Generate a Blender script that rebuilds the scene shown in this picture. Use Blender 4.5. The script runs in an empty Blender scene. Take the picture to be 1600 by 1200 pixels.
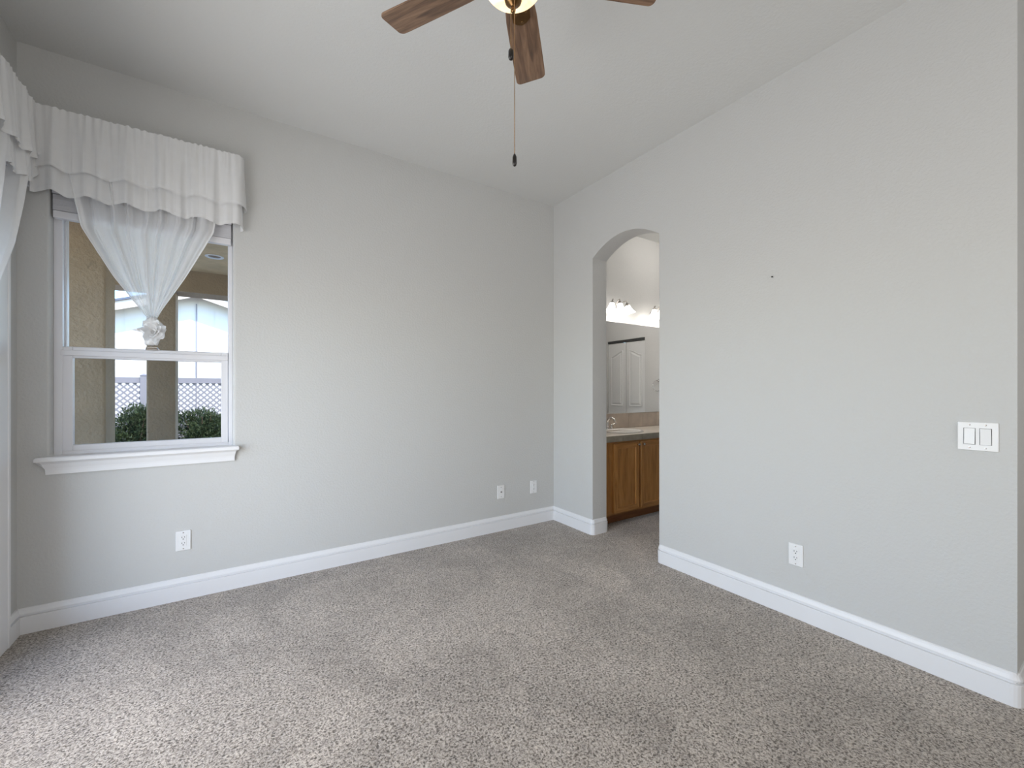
import bpy, bmesh, math, random
from mathutils import Vector, Matrix
PI = math.pi
S = bpy.context.scene
C = S.collection
random.seed(4)

# ------------------------------------------------------------------ camera
CAMX, CAMY, EYE = -2.598, -3.211, 1.26
cam = bpy.data.cameras.new('camera')
camo = bpy.data.objects.new('camera', cam); C.objects.link(camo)
cam.sensor_width = 36.0; cam.sensor_fit = 'HORIZONTAL'
cam.lens = 656.0/1600.0*36.0
cam.shift_y = 10.0/1600.0
cam.clip_start = 0.02; cam.clip_end = 300
camo.location = (CAMX, CAMY, EYE)
camo.rotation_euler = (math.radians(90), 0, -math.atan2(.5493, .8357))
S.camera = camo

# ------------------------------------------------------------------ view
S.view_settings.view_transform = 'Standard'
S.view_settings.look = 'None'
S.view_settings.exposure = 0.0
S.view_settings.gamma = 1.0
S.view_settings.use_curve_mapping = False

# ------------------------------------------------------------------ sky
SKY_STRENGTH = 0.80
w = bpy.data.worlds.new('sky'); S.world = w; w.use_nodes = True
wn = w.node_tree.nodes; wl = w.node_tree.links; wn.clear()
wo = wn.new('ShaderNodeOutputWorld'); wb = wn.new('ShaderNodeBackground')
sk = wn.new('ShaderNodeTexSky'); sk.sky_type = 'NISHITA'; sk.sun_disc = False
sk.sun_elevation = math.radians(52); sk.sun_rotation = math.radians(160)
sk.air_density = 1.0; sk.dust_density = 0.6; sk.ozone_density = 1.5
wb.inputs['Strength'].default_value = SKY_STRENGTH
tint = wn.new('ShaderNodeMix'); tint.data_type = 'RGBA'; tint.blend_type = 'MULTIPLY'; tint.inputs[0].default_value = 1
tint.inputs[7].default_value = (.76, .88, 1.0, 1)
wl.new(sk.outputs[0], tint.inputs[6]); wl.new(tint.outputs[2], wb.inputs[0]); wl.new(wb.outputs[0], wo.inputs[0])

def lamp(name, kind, loc, energy, color=(1, 1, 1), direction=None, size=None, size_y=None, radius=None, angle=None, spread=None):
    d = bpy.data.lights.new(name, kind); d.energy = energy; d.color = color
    if kind == 'AREA':
        d.shape = 'RECTANGLE'; d.size = size; d.size_y = size_y
    if radius is not None: d.shadow_soft_size = radius
    if angle is not None: d.angle = angle
    if spread is not None: d.spread = math.radians(spread)
    o = bpy.data.objects.new(name, d); C.objects.link(o); o.location = loc
    if direction is not None:
        o.rotation_euler = Vector(direction).to_track_quat('-Z', 'Y').to_euler()
    return o

lamp('sun', 'SUN', (0, 0, 12), 6.5, (1, .95, .88), (-.30, .72, -1.0), angle=.009)
# daylight of the sliding glass door in the left wall, then three added fill lamps
lamp('door_daylight', 'AREA', (-3.60, -1.62, 1.12), 47, (1.0, .975, .95), (1, 0, 0), 1.95, 2.0, spread=158)
lamp('rear_fill', 'AREA', (-1.6, -5.28, 1.55), 41, (1.0, .98, .955), (0.05, 1, 0.10), 2.3, 1.5)  # added fill from behind the camera; the rear wall has no window
lamp('bathroom_fill', 'POINT', (1.5, -.72, 2.92), 16, (1, .96, .91), radius=.12)  # added to brighten the bathroom, no ceiling fixture exists
lamp('hall_fill', 'AREA', (2.15, -4.2, 1.5), 3, (1, .98, .95), (-1, 0, 0), 0.8, 1.5)  # weak added fill for the hall, without any opening behind it

# ------------------------------------------------------------------ materials
def nmat(name):
    m = bpy.data.materials.new(name); m.use_nodes = True
    nt = m.node_tree; b = nt.nodes['Principled BSDF']
    return m, nt, b

def mat(name, col, rough=.6, metal=0, bump=0, bscale=60, bdist=.002, var=0, vscale=3, spec=.5, detail=3):
    m, nt, b = nmat(name); N = nt.nodes; L = nt.links
    b.inputs['Base Color'].default_value = (*col, 1)
    b.inputs['Roughness'].default_value = rough
    b.inputs['Metallic'].default_value = metal
    b.inputs['Specular IOR Level'].default_value = spec
    tc = N.new('ShaderNodeTexCoord')
    if bump:
        n = N.new('ShaderNodeTexNoise'); n.inputs['Scale'].default_value = bscale; n.inputs['Detail'].default_value = detail
        L.new(tc.outputs['Object'], n.inputs['Vector'])
        bp = N.new('ShaderNodeBump'); bp.inputs['Strength'].default_value = bump; bp.inputs['Distance'].default_value = bdist
        L.new(n.outputs['Fac'], bp.inputs['Height']); L.new(bp.outputs[0], b.inputs['Normal'])
    n = N.new('ShaderNodeTexNoise'); n.inputs['Scale'].default_value = vscale; n.inputs['Detail'].default_value = 4
    L.new(tc.outputs['Object'], n.inputs['Vector'])
    r = N.new('ShaderNodeValToRGB')
    v = max(var, .01)
    r.color_ramp.elements[0].position = .3; r.color_ramp.elements[1].position = .7
    r.color_ramp.elements[0].color = (*[c*(1-v) for c in col], 1)
    r.color_ramp.elements[1].color = (*[min(1, c*(1+v)) for c in col], 1)
    L.new(n.outputs['Fac'], r.inputs[0]); L.new(r.outputs[0], b.inputs['Base Color'])
    return m

def wallmat(name, col, strength=.35):
    m, nt, b = nmat(name); N = nt.nodes; L = nt.links
    b.inputs['Base Color'].default_value = (*col, 1); b.inputs['Roughness'].default_value = .62
    b.inputs['Specular IOR Level'].default_value = .35
    tc = N.new('ShaderNodeTexCoord')
    a = N.new('ShaderNodeTexNoise'); a.inputs['Scale'].default_value = 75; a.inputs['Detail'].default_value = 4
    c = N.new('ShaderNodeTexNoise'); c.inputs['Scale'].default_value = 9; c.inputs['Detail'].default_value = 3
    L.new(tc.outputs['Object'], a.inputs['Vector']); L.new(tc.outputs['Object'], c.inputs['Vector'])
    r = N.new('ShaderNodeValToRGB'); r.color_ramp.elements[0].position = .42; r.color_ramp.elements[1].position = .62
    L.new(a.outputs['Fac'], r.inputs[0])
    mx = N.new('ShaderNodeMath'); mx.operation = 'MULTIPLY_ADD'; mx.inputs[1].default_value = .6
    L.new(c.outputs['Fac'], mx.inputs[0]); L.new(r.outputs[0], mx.inputs[2])
    bp = N.new('ShaderNodeBump'); bp.inputs['Strength'].default_value = strength; bp.inputs['Distance'].default_value = .0016
    L.new(mx.outputs[0], bp.inputs['Height']); L.new(bp.outputs[0], b.inputs['Normal'])
    return m

def woodmat(name, c0, c1, c2, rough=.4, axis='X', scale=1.0, coat=0.0):
    m, nt, b = nmat(name); N = nt.nodes; L = nt.links
    tc = N.new('ShaderNodeTexCoord'); mp = N.new('ShaderNodeMapping')
    sc = [26*scale]*3; sc[{'X': 0, 'Y': 1, 'Z': 2}[axis]] = 2.2*scale
    mp.inputs['Scale'].default_value = sc
    L.new(tc.outputs['Object'], mp.inputs['Vector'])
    n = N.new('ShaderNodeTexNoise'); n.inputs['Scale'].default_value = 1.0; n.inputs['Detail'].default_value = 6
    n.inputs['Distortion'].default_value = 1.2
    L.new(mp.outputs[0], n.inputs['Vector'])
    n2 = N.new('ShaderNodeTexNoise'); n2.inputs['Scale'].default_value = 5.0; n2.inputs['Detail'].default_value = 3
    L.new(mp.outputs[0], n2.inputs['Vector'])
    mx = N.new('ShaderNodeMath'); mx.operation = 'MULTIPLY_ADD'; mx.inputs[1].default_value = .3
    L.new(n2.outputs['Fac'], mx.inputs[0]); L.new(n.outputs['Fac'], mx.inputs[2])
    r = N.new('ShaderNodeValToRGB'); e = r.color_ramp.elements
    e[0].position = .42; e[0].color = (*c0, 1); e[1].position = .85; e[1].color = (*c2, 1)
    k = e.new(.62); k.color = (*c1, 1)
    L.new(mx.outputs[0], r.inputs[0]); L.new(r.outputs[0], b.inputs['Base Color'])
    b.inputs['Roughness'].default_value = rough
    b.inputs['Coat Weight'].default_value = coat; b.inputs['Coat Roughness'].default_value = .2
    bp = N.new('ShaderNodeBump'); bp.inputs['Strength'].default_value = .15; bp.inputs['Distance'].default_value = .001
    L.new(mx.outputs[0], bp.inputs['Height']); L.new(bp.outputs[0], b.inputs['Normal'])
    return m

def carpetmat():
    m, nt, b = nmat('carpet'); N = nt.nodes; L = nt.links
    b.inputs['Roughness'].default_value = .95; b.inputs['Specular IOR Level'].default_value = .1
    b.inputs['Sheen Weight'].default_value = .25; b.inputs['Sheen Roughness'].default_value = .5
    tc = N.new('ShaderNodeTexCoord')
    def noise(s, d, dist=0):
        n = N.new('ShaderNodeTexNoise'); n.inputs['Scale'].default_value = s; n.inputs['Detail'].default_value = d
        n.inputs['Distortion'].default_value = dist
        L.new(tc.outputs['Object'], n.inputs['Vector']); return n
    tuft = noise(120, 3, .8); big = noise(2.2, 4, .6); mid = noise(18, 3, .3); yarn = noise(330, 1)
    r = N.new('ShaderNodeValToRGB'); e = r.color_ramp.elements
    e[0].position = .36; e[0].color = (.115, .095, .077, 1)
    e[1].position = .64; e[1].color = (.598, .534, .462, 1)
    k = e.new(.49); k.color = (.392, .342, .292, 1)
    L.new(tuft.outputs['Fac'], r.inputs[0])
    def mul(node, lo, hi, p0, p1, src):
        q = N.new('ShaderNodeValToRGB')
        q.color_ramp.elements[0].position = p0; q.color_ramp.elements[1].position = p1
        q.color_ramp.elements[0].color = (lo, lo, lo, 1); q.color_ramp.elements[1].color = (hi, hi, hi, 1)
        L.new(node.outputs['Fac'], q.inputs[0])
        x = N.new('ShaderNodeMix'); x.data_type = 'RGBA'; x.blend_type = 'MULTIPLY'; x.inputs[0].default_value = 1
        L.new(src, x.inputs[6]); L.new(q.outputs[0], x.inputs[7]); return x.outputs[2]
    o = mul(big, .86, 1.08, .38, .62, r.outputs[0])
    o = mul(mid, .90, 1.06, .35, .65, o)
    o = mul(yarn, .88, 1.08, .3, .7, o)
    L.new(o, b.inputs['Base Color'])
    ad = N.new('ShaderNodeMath'); ad.operation = 'MULTIPLY_ADD'; ad.inputs[1].default_value = .7
    L.new(mid.outputs['Fac'], ad.inputs[0]); L.new(tuft.outputs['Fac'], ad.inputs[2])
    bp = N.new('ShaderNodeBump'); bp.inputs['Strength'].default_value = .8; bp.inputs['Distance'].default_value = .006
    L.new(ad.outputs[0], bp.inputs['Height']); L.new(bp.outputs[0], b.inputs['Normal'])
    return m

def sheermat(name, transp=.28, share=.5):
    m = bpy.data.materials.new(name); m.use_nodes = True; nt = m.node_tree; N = nt.nodes; L = nt.links; N.clear()
    out = N.new('ShaderNodeOutputMaterial')
    d = N.new('ShaderNodeBsdfDiffuse'); d.inputs[0].default_value = (.90, .90, .90, 1)
    t = N.new('ShaderNodeBsdfTranslucent'); t.inputs[0].default_value = (.97, .97, .97, 1)
    tr = N.new('ShaderNodeBsdfTransparent')
    a = N.new('ShaderNodeMixShader'); a.inputs[0].default_value = share
    L.new(d.outputs[0], a.inputs[1]); L.new(t.outputs[0], a.inputs[2])
    c = N.new('ShaderNodeMixShader')
    # the weave: a fine procedural thread noise varies how open the cloth is
    tc = N.new('ShaderNodeTexCoord'); n = N.new('ShaderNodeTexNoise'); n.inputs['Scale'].default_value = 25
    L.new(tc.outputs['Object'], n.inputs['Vector'])
    mp = N.new('ShaderNodeMapRange'); mp.inputs[3].default_value = transp*.8; mp.inputs[4].default_value = transp*1.2
    L.new(n.outputs['Fac'], mp.inputs[0]); L.new(mp.outputs[0], c.inputs[0])
    L.new(a.outputs[0], c.inputs[1]); L.new(tr.outputs[0], c.inputs[2]); L.new(c.outputs[0], out.inputs[0])
    return m

def glassmat(name, tint=(1, 1, 1), gloss=.06):
    m = bpy.data.materials.new(name); m.use_nodes = True; nt = m.node_tree; N = nt.nodes; L = nt.links; N.clear()
    out = N.new('ShaderNodeOutputMaterial'); tr = N.new('ShaderNodeBsdfTransparent'); tr.inputs[0].default_value = (*tint, 1)
    g = N.new('ShaderNodeBsdfGlossy'); g.inputs['Roughness'].default_value = .02
    f = N.new('ShaderNodeFresnel'); f.inputs[0].default_value = 1.12
    mx = N.new('ShaderNodeMixShader'); L.new(f.outputs[0], mx.inputs[0])
    L.new(tr.outputs[0], mx.inputs[1]); L.new(g.outputs[0], mx.inputs[2]); L.new(mx.outputs[0], out.inputs[0])
    return m

def emitmat(name, c0, c1, strength, scale=6):
    m, nt, b = nmat(name); N = nt.nodes; L = nt.links
    b.inputs['Roughness'].default_value = .3
    tc = N.new('ShaderNodeTexCoord'); n = N.new('ShaderNodeTexNoise'); n.inputs['Scale'].default_value = scale; n.inputs['Detail'].default_value = 3
    n.inputs['Distortion'].default_value = 1.5
    L.new(tc.outputs['Object'], n.inputs['Vector'])
    r = N.new('ShaderNodeValToRGB'); r.color_ramp.elements[0].position = .35; r.color_ramp.elements[1].position = .65
    r.color_ramp.elements[0].color = (*c0, 1); r.color_ramp.elements[1].color = (*c1, 1)
    L.new(n.outputs['Fac'], r.inputs[0]); L.new(r.outputs[0], b.inputs['Emission Color']); L.new(r.outputs[0], b.inputs['Base Color'])
    b.inputs['Emission Strength'].default_value = strength
    return m

M = {}
M['wall'] = wallmat('wall_paint', (.555, .555, .543))
M['ceil'] = wallmat('ceiling_paint', (.66, .662, .648), .25)
M['bath'] = wallmat('bathroom_paint', (.56, .555, .54), .25)
M['trim'] = mat('white_trim_paint', (.77, .77, .778), .38)
M['vinyl'] = mat('white_vinyl', (.70, .70, .73), .35)
M['plate'] = mat('white_plastic_plate', (.78, .78, .78), .35)
M['slot'] = mat('dark_slot', (.05, .05, .05), .6)
M['carpet'] = carpetmat()
M['sheer'] = sheermat('sheer_voile', .13, .22)
M['sheer_c'] = sheermat('sheer_voile_panel', .12)
M['knot'] = sheermat('gathered_voile', .02, .2)
M['glass'] = glassmat('window_glass')
M['screen'] = glassmat('insect_screen_mesh', (.87, .865, .85))
M['blade'] = woodmat('walnut_blade', (.07, .038, .022), (.16, .088, .050), (.27, .165, .10), .38, 'X', 1.6, .3)
M['bronze'] = mat('antique_brass', (.20, .11, .045), .28, 1, var=.25, vscale=12)
M['black'] = mat('dark_pendant', (.012, .010, .009), .3)
M['chain'] = mat('brass_chain', (.32, .20, .10), .35, 1)
M['amber'] = emitmat('lit_amber_glass', (1.0, .66, .32), (1.0, .83, .56), 1.3, 9)
M['shade'] = emitmat('lit_frosted_glass', (1.0, .96, .91), (1.0, .97, .94), 3.2)
M['nickel'] = mat('brushed_nickel', (.42, .39, .36), .25, 1)
M['chrome'] = mat('chrome', (.75, .75, .75), .1, 1)
M['oak'] = woodmat('honey_oak', (.26, .105, .022), (.40, .175, .042), (.50, .245, .070), .4, 'Z', 1.0, .3)
M['oak_h'] = woodmat('honey_oak_rail', (.26, .105, .022), (.38, .165, .040), (.48, .230, .065), .4, 'X', 1.0, .3)
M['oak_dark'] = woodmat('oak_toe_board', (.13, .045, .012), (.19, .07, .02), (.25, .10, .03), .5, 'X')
M['counter'] = mat('counter_laminate', (.62, .56, .49), .3, var=.08, vscale=30)
M['edge'] = mat('stone_tile_edge', (.30, .27, .215), .45, var=.16, vscale=14)
M['splash'] = mat('beige_tile', (.50, .425, .36), .4, var=.13, vscale=9)
M['grout'] = mat('grout', (.42, .37, .31), .8)
M['porcelain'] = mat('porcelain', (.80, .77, .73), .15)
m, nt, b = nmat('mirror_silver'); b.inputs['Base Color'].default_value = (.93, .93, .93, 1); b.inputs['Metallic'].default_value = 1; b.inputs['Roughness'].default_value = .02; M['mirror'] = m
M['doorw'] = mat('white_door_paint', (.66, .66, .65), .45)
M['stucco'] = mat('tan_stucco', (.355, .262, .172), .9, bump=.7, bscale=35, bdist=.02, var=.09, vscale=4, detail=5)
M['patio_ceiling'] = mat('tan_patio_ceiling', (.56, .42, .25), .85, bump=.6, bscale=30, bdist=.02, var=.12, vscale=6, detail=5)
M['siding'] = mat('white_siding', (.66, .64, .60), .7, bump=.2, bscale=12)
M['fascia'] = mat('cream_fascia', (.66, .58, .50), .6)
M['shingle'] = mat('dark_shingle', (.10, .115, .15), .8, bump=.4, bscale=40)
M['vinylf'] = mat('grey_vinyl_fence', (.27, .255, .275), .6)
M['leaf'] = mat('evergreen_leaf', (.038, .058, .020), .7, var=.5, vscale=14)
M['leaf2'] = mat('yellow_green_leaf', (.10, .125, .03), .7, var=.4, vscale=14)
M['bark'] = mat('bark', (.10, .07, .045), .9)
M['dirt'] = mat('garden_soil', (.22, .18, .13), .95, bump=.8, bscale=20, bdist=.03, var=.4, vscale=5)
M['concrete'] = mat('patio_concrete', (.64, .56, .46), .85, bump=.3, bscale=30, var=.08)

# ------------------------------------------------------------------ builders
def link(o, parent=None, kind=None):
    C.objects.link(o)
    if parent is not None:
        if o.type == 'MESH': o.data.transform(Matrix.Translation(-parent.matrix_world_loc)) if hasattr(parent, 'matrix_world_loc') else None
        o.parent = parent
    if kind: o['kind'] = kind
    return o

ORG = {}
def obj(name, bm, m, parent=None, smooth=False, bev=0, bseg=2, kind=None, local=False, angle=30, recalc=True):
    """one mesh object from a bmesh given in world coordinates (or, local=True, in the parent's)"""
    if recalc: bmesh.ops.recalc_face_normals(bm, faces=bm.faces)
    me = bpy.data.meshes.new(name); 
    if parent is not None and not local:
        bm.transform(Matrix.Translation(-ORG.get(parent.name, Vector((0, 0, 0)))))
    bm.to_mesh(me); bm.free()
    for mm in (m if isinstance(m, (list, tuple)) else [m]): me.materials.append(mm)
    if smooth:
        for p in me.polygons: p.use_smooth = True
    o = bpy.data.objects.new(name, me); C.objects.link(o)
    ORG[o.name] = ORG.get(parent.name, Vector((0, 0, 0))) if parent is not None else Vector((0, 0, 0))
    if parent is not None: o.parent = parent
    if bev:
        md = o.modifiers.new('bevel', 'BEVEL'); md.width = bev; md.segments = bseg; md.limit_method = 'ANGLE'; md.angle_limit = math.radians(angle)
        md.harden_normals = False
    if kind: o['kind'] = kind
    return o

def tag(o, label, cat, group=None):
    o['label'] = label; o['category'] = cat
    if group: o['group'] = group
    return o

def thing(name, loc, label=None, cat=None, group=None, kind=None):
    o = bpy.data.objects.new(name, None); C.objects.link(o); o.location = loc; o.empty_display_size = .05
    ORG[o.name] = Vector(loc)
    if label: tag(o, label, cat, group)
    if kind: o['kind'] = kind
    return o

def bx(bm, x0, x1, y0, y1, z0, z1, mi=0):
    v = [bm.verts.new(p) for p in ((x0, y0, z0), (x1, y0, z0), (x1, y1, z0), (x0, y1, z0), (x0, y0, z1), (x1, y0, z1), (x1, y1, z1), (x0, y1, z1))]
    for f in ((3, 2, 1, 0), (4, 5, 6, 7), (0, 1, 5, 4), (1, 2, 6, 5), (2, 3, 7, 6), (3, 0, 4, 7)):
        q = bm.faces.new([v[i] for i in f]); q.material_index = mi
    return v

def box(*a):
    bm = bmesh.new(); bx(bm, *a); return bm

def lathe(bm, prof, c=(0, 0, 0), n=40, axis=None, cap=True, wob=None):
    """profile of (r, h) turned round the axis through c"""
    c = Vector(c); ax = Vector(axis or (0, 0, 1)).normalized()
    e1 = ax.orthogonal().normalized(); e2 = ax.cross(e1)
    rings = []
    for r, h in prof:
        ring = []
        for k in range(n):
            t = 2*PI*k/n; rr = r*(1+(wob(t, h) if wob else 0))
            ring.append(bm.verts.new(c+ax*h+(e1*math.cos(t)+e2*math.sin(t))*rr))
        rings.append(ring)
    for a, b_ in zip(rings, rings[1:]):
        for k in range(n): bm.faces.new((a[k], a[(k+1) % n], b_[(k+1) % n], b_[k]))
    if cap:
        bm.faces.new(rings[0]); bm.faces.new(rings[-1])
    return bm

def tube(bm, pts, r, n=10, cap=True):
    pts = [Vector(p) for p in pts]; rings = []
    for i, p in enumerate(pts):
        d = (pts[min(i+1, len(pts)-1)]-pts[max(i-1, 0)]).normalized()
        e1 = d.cross(Vector((.13, .27, .95)) if abs(d.z) < .9 else Vector((1, .1, 0))).normalized(); e2 = d.cross(e1)
        rr = r[i] if isinstance(r, (list, tuple)) else r
        rings.append([bm.verts.new(p+(e1*math.cos(2*PI*k/n)+e2*math.sin(2*PI*k/n))*rr) for k in range(n)])
    for a, b_ in zip(rings, rings[1:]):
        for k in range(n): bm.faces.new((a[k], a[(k+1) % n], b_[(k+1) % n], b_[k]))
    if cap: bm.faces.new(rings[0]); bm.faces.new(rings[-1])
    return bm

def prism(bm, outline, axis, a0, a1):
    """2D outline swept along a world axis; outline given in the other two axes in order"""
    def P(u, v, t):
        return {'x': (t, u, v), 'y': (u, t, v), 'z': (u, v, t)}[axis]
    A = [bm.verts.new(P(u, v, a0)) for u, v in outline]; B = [bm.verts.new(P(u, v, a1)) for u, v in outline]
    n = len(A)
    for i in range(n): bm.faces.new((A[i], A[(i+1) % n], B[(i+1) % n], B[i]))
    bm.faces.new(A); bm.faces.new(B)
    return bm

def sweep(bm, prof, path, close_ends=True):
    """profile (d, z), d = distance off the wall to the LEFT of the path direction, mitred along a floor path"""
    pts = [Vector((p[0], p[1])) for p in path]; rings = []
    for i, p in enumerate(pts):
        def nrm(a, b_):
            d = (b_-a).normalized(); return Vector((-d.y, d.x))
        if i == 0: nn = nrm(pts[0], pts[1]); k = 1
        elif i == len(pts)-1: nn = nrm(pts[-2], pts[-1]); k = 1
        else:
            n1 = nrm(pts[i-1], p); n2 = nrm(p, pts[i+1]); nn = (n1+n2).normalized(); k = 1/max(.3, nn.dot(n1))
        rings.append([bm.verts.new((p.x+nn.x*k*d, p.y+nn.y*k*d, z)) for d, z in prof])
    m_ = len(prof)
    for a, b_ in zip(rings, rings[1:]):
        for j in range(m_): bm.faces.new((a[j], a[(j+1) % m_], b_[(j+1) % m_], b_[j]))
    if close_ends: bm.faces.new(rings[0]); bm.faces.new(rings[-1])
    return bm

# ------------------------------------------------------------------ the room shell
H = 3.06
XL = -3.543            # left wall face
YB = -5.4              # rear wall face
TB = .17               # thickness of the right wall
OP0, OP1 = -.538, -1.227   # archway jambs
YE = -2.92             # free end of the right wall
XR = 2.40              # far side of bathroom and hall
WX0, WX1, WZ0, WZ1 = -3.425, -2.616, .905, 2.36   # window opening

bm = box(XL-.2, XR+.2, YB-.2, .3, -.12, 0)
obj('floor', bm, M['carpet'], kind='structure')
bm = box(XL-.2, XR+.2, YB-.2, .3, H, H+.15)
obj('ceiling', bm, M['ceil'], kind='structure')

def wall_with_hole(name, m, axis, t0, t1, outer, hole, bev=.018):
    """outer / hole: point lists in (u, z); swept from t0 to t1 along axis, faces triangulated"""
    bm = bmesh.new()
    def P(u, z, t): return (t, u, z) if axis == 'x' else (u, t, z)
    for t in (t0, t1):
        eds = []
        for loop in (outer, hole):
            vs = [bm.verts.new(P(u, z, t)) for u, z in loop]
            eds += [bm.edges.new((vs[i], vs[(i+1) % len(vs)])) for i in range(len(vs))]
        bmesh.ops.triangle_fill(bm, edges=eds, use_beauty=True)
    bm.verts.ensure_lookup_table()
    n = len(outer)+len(hole)
    for s, e in ((0, len(outer)), (len(outer), n)):
        for i in range(s, e):
            j = i+1 if i+1 < e else s
            bm.faces.new((bm.verts[i], bm.verts[j], bm.verts[j+n], bm.verts[i+n]))
    return obj(name, bm, m, kind='structure', bev=bev, bseg=4)

# window wall
wall_with_hole('wall_back', M['wall'], 'y', 0.0, .17,
               [(XL-.25, -.1), (0.02, -.1), (0.02, H+.1), (XL-.25, H+.1)],
               [(WX0, WZ0), (WX1, WZ0), (WX1, WZ1), (WX0, WZ1)])
# left wall with sliding door
DY0, DY1, DZ = -.245, -2.65, 2.20
wall_with_hole('wall_left', M['wall'], 'x', XL-.17, XL,
               [(.1, -.1), (YB-.1, -.1), (YB-.1, H+.1), (.1, H+.1)],
               [(DY0, .012), (DY1, .012), (DY1, DZ), (DY0, DZ)], 0.004)
# right wall with archway: outline runs down the corner, under, up over the arch
arch = []
ym = (OP0+OP1)/2; hw = (OP0-OP1)/2
for i in range(33):
    a = PI*i/32
    u = math.cos(a); s = math.sin(a)
    arch.append((ym+hw*u, 2.412+.122*s*s))
out = [(.18, -.1), (.18, H+.1), (YE, H+.1), (YE, -.1), (OP1, -.1)] + arch[::-1] + [(OP0, -.1)]
bm = bmesh.new()
loops = []
for t in (0, TB):
    vs = [bm.verts.new((t, u, z)) for u, z in out]; loops.append(vs)
    eds = [bm.edges.new((vs[i], vs[(i+1) % len(vs)])) for i in range(len(vs))]
    bmesh.ops.triangle_fill(bm, edges=eds, use_beauty=True)
for i in range(len(out)):
    j = (i+1) % len(out)
    bm.faces.new((loops[0][i], loops[0][j], loops[1][j], loops[1][i]))
obj('wall_right', bm, M['wall'], kind='structure', bev=.02, bseg=4, angle=40)

obj('wall_rear', box(XL-.2, XR+.2, YB-.15, YB, -.1, H+.05), M['wall'], kind='structure')
obj('wall_hall', box(XR, XR+.15, YB, -2.7, -.1, H+.05), M['wall'], kind='structure')
obj('wall_bathroom_front', box(TB-.001, XR+.05, YE+.002, YE+.15, -.1, H+.05), M['wall'], kind='structure')
obj('wall_bathroom_back', box(TB-.001, XR+.15, .09, .25, -.1, H+.05), M['bath'], kind='structure')
# bathroom closet wall with the bifold opening
CD0, CD1, CZ = -.69, -1.43, 2.04
wall_with_hole('wall_bathroom_right', M['bath'], 'x', XR, XR+.12,
               [(.2, -.1), (YE+.05, -.1), (YE+.05, H+.05), (.2, H+.05)],
               [(CD0, -.05), (CD1, -.05), (CD1, CZ), (CD0, CZ)], .004)
# closet interior behind the bifold doors
bm = bmesh.new(); bx(bm, XR+.60, XR+.64, -1.6, -.5, -.1, 2.3); bx(bm, XR+.12, XR+.60, -.50, -.46, -.1, 2.3); bx(bm, XR+.12, XR+.60, -1.66, -1.62, -.1, 2.3); bx(bm, XR+.12, XR+.6, -1.62, -.5, 2.3, 2.34)
obj('wall_closet', bm, M['bath'], kind='structure')

# ------------------------------------------------------------------ baseboards
BP = [(-.004, 0), (.016, 0), (.0175, .088), (.0170, .0890), (.0060, .0895), (.0060, .0960), (.0140, .0985), (.0145, .105), (.0105, .113), (.0085, .119), (.007, .128), (.004, .131), (-.004, .131)]
BP = [(d, z+.001 if z else -.004) for d, z in BP]
def base(name, path):
    obj(name, sweep(bmesh.new(), BP, path), M['trim'], kind='structure')
def arc(cx, cy, r, a0, a1, n=5):
    return [(cx+r*math.cos(math.radians(a0+(a1-a0)*i/n)), cy+r*math.sin(math.radians(a0+(a1-a0)*i/n))) for i in range(n+1)]
# direction chosen so that the room is on the left of the path
base('baseboard_back', [(0, 0), (XL, 0)])
base('baseboard_left', [(XL, 0), (XL, -.1295)])
base('baseboard_right', arc(TB-.02, OP0+.02, .02, 0, -90)[1:] + arc(.02, OP0+.02, .02, -90, -180) + [(0, 0)])
base('baseboard_front', arc(.02, YE+.02, .02, 270, 180)[0:0] + [(.9, YE)] + arc(.02, YE+.02, .02, 270, 180) + arc(.02, OP1-.02, .02, 180, 90) + arc(TB-.02, OP1-.02, .02, 90, 0))
base('baseboard_bathroom', [(XR, -1.50), (XR, YE+.15), (TB, YE+.15), (TB, OP1-.02)][::-1][::-1])

# ------------------------------------------------------------------ window
win = thing('window_1', ((WX0+WX1)/2, .09, WZ0), kind='structure')
YF = .055
bm = bmesh.new()
# outer frame
bx(bm, WX0, WX0+.035, YF+.0, .165, WZ0, WZ1); bx(bm, WX1-.022, WX1, YF, .165, WZ0, WZ1)
bx(bm, WX0+.035, WX1-.022, YF+.001, .164, WZ1-.05, WZ1); bx(bm, WX0+.035, WX1-.022, YF+.001, .164, WZ0, WZ0+.022)
# track ribs on left
bx(bm, WX0+.035, WX0+.040, YF+.035, YF+.045, WZ0, WZ1)
obj('window_frame', bm, M['vinyl'], win, bev=.003)
# upper fixed sash
ux0, ux1, uz0, uz1 = -3.388, -2.640, 1.505, 2.31
bm = bmesh.new()
bx(bm, ux0-.004, ux0+.005, .10, .135, uz0-.04, uz1+.02); bx(bm, ux1-.003, ux1+.004, .10, .135, uz0-.04, uz1+.02)
bx(bm, ux0, ux1, .10, .135, uz1, uz1+.02); bx(bm, ux0, ux1, .10, .135, uz0-.035, uz0)
us = obj('upper_sash', bm, M['vinyl'], win, bev=.002)
obj('pane', box(ux0, ux1, .115, .119, uz0, uz1), M['glass'], us)
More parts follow.
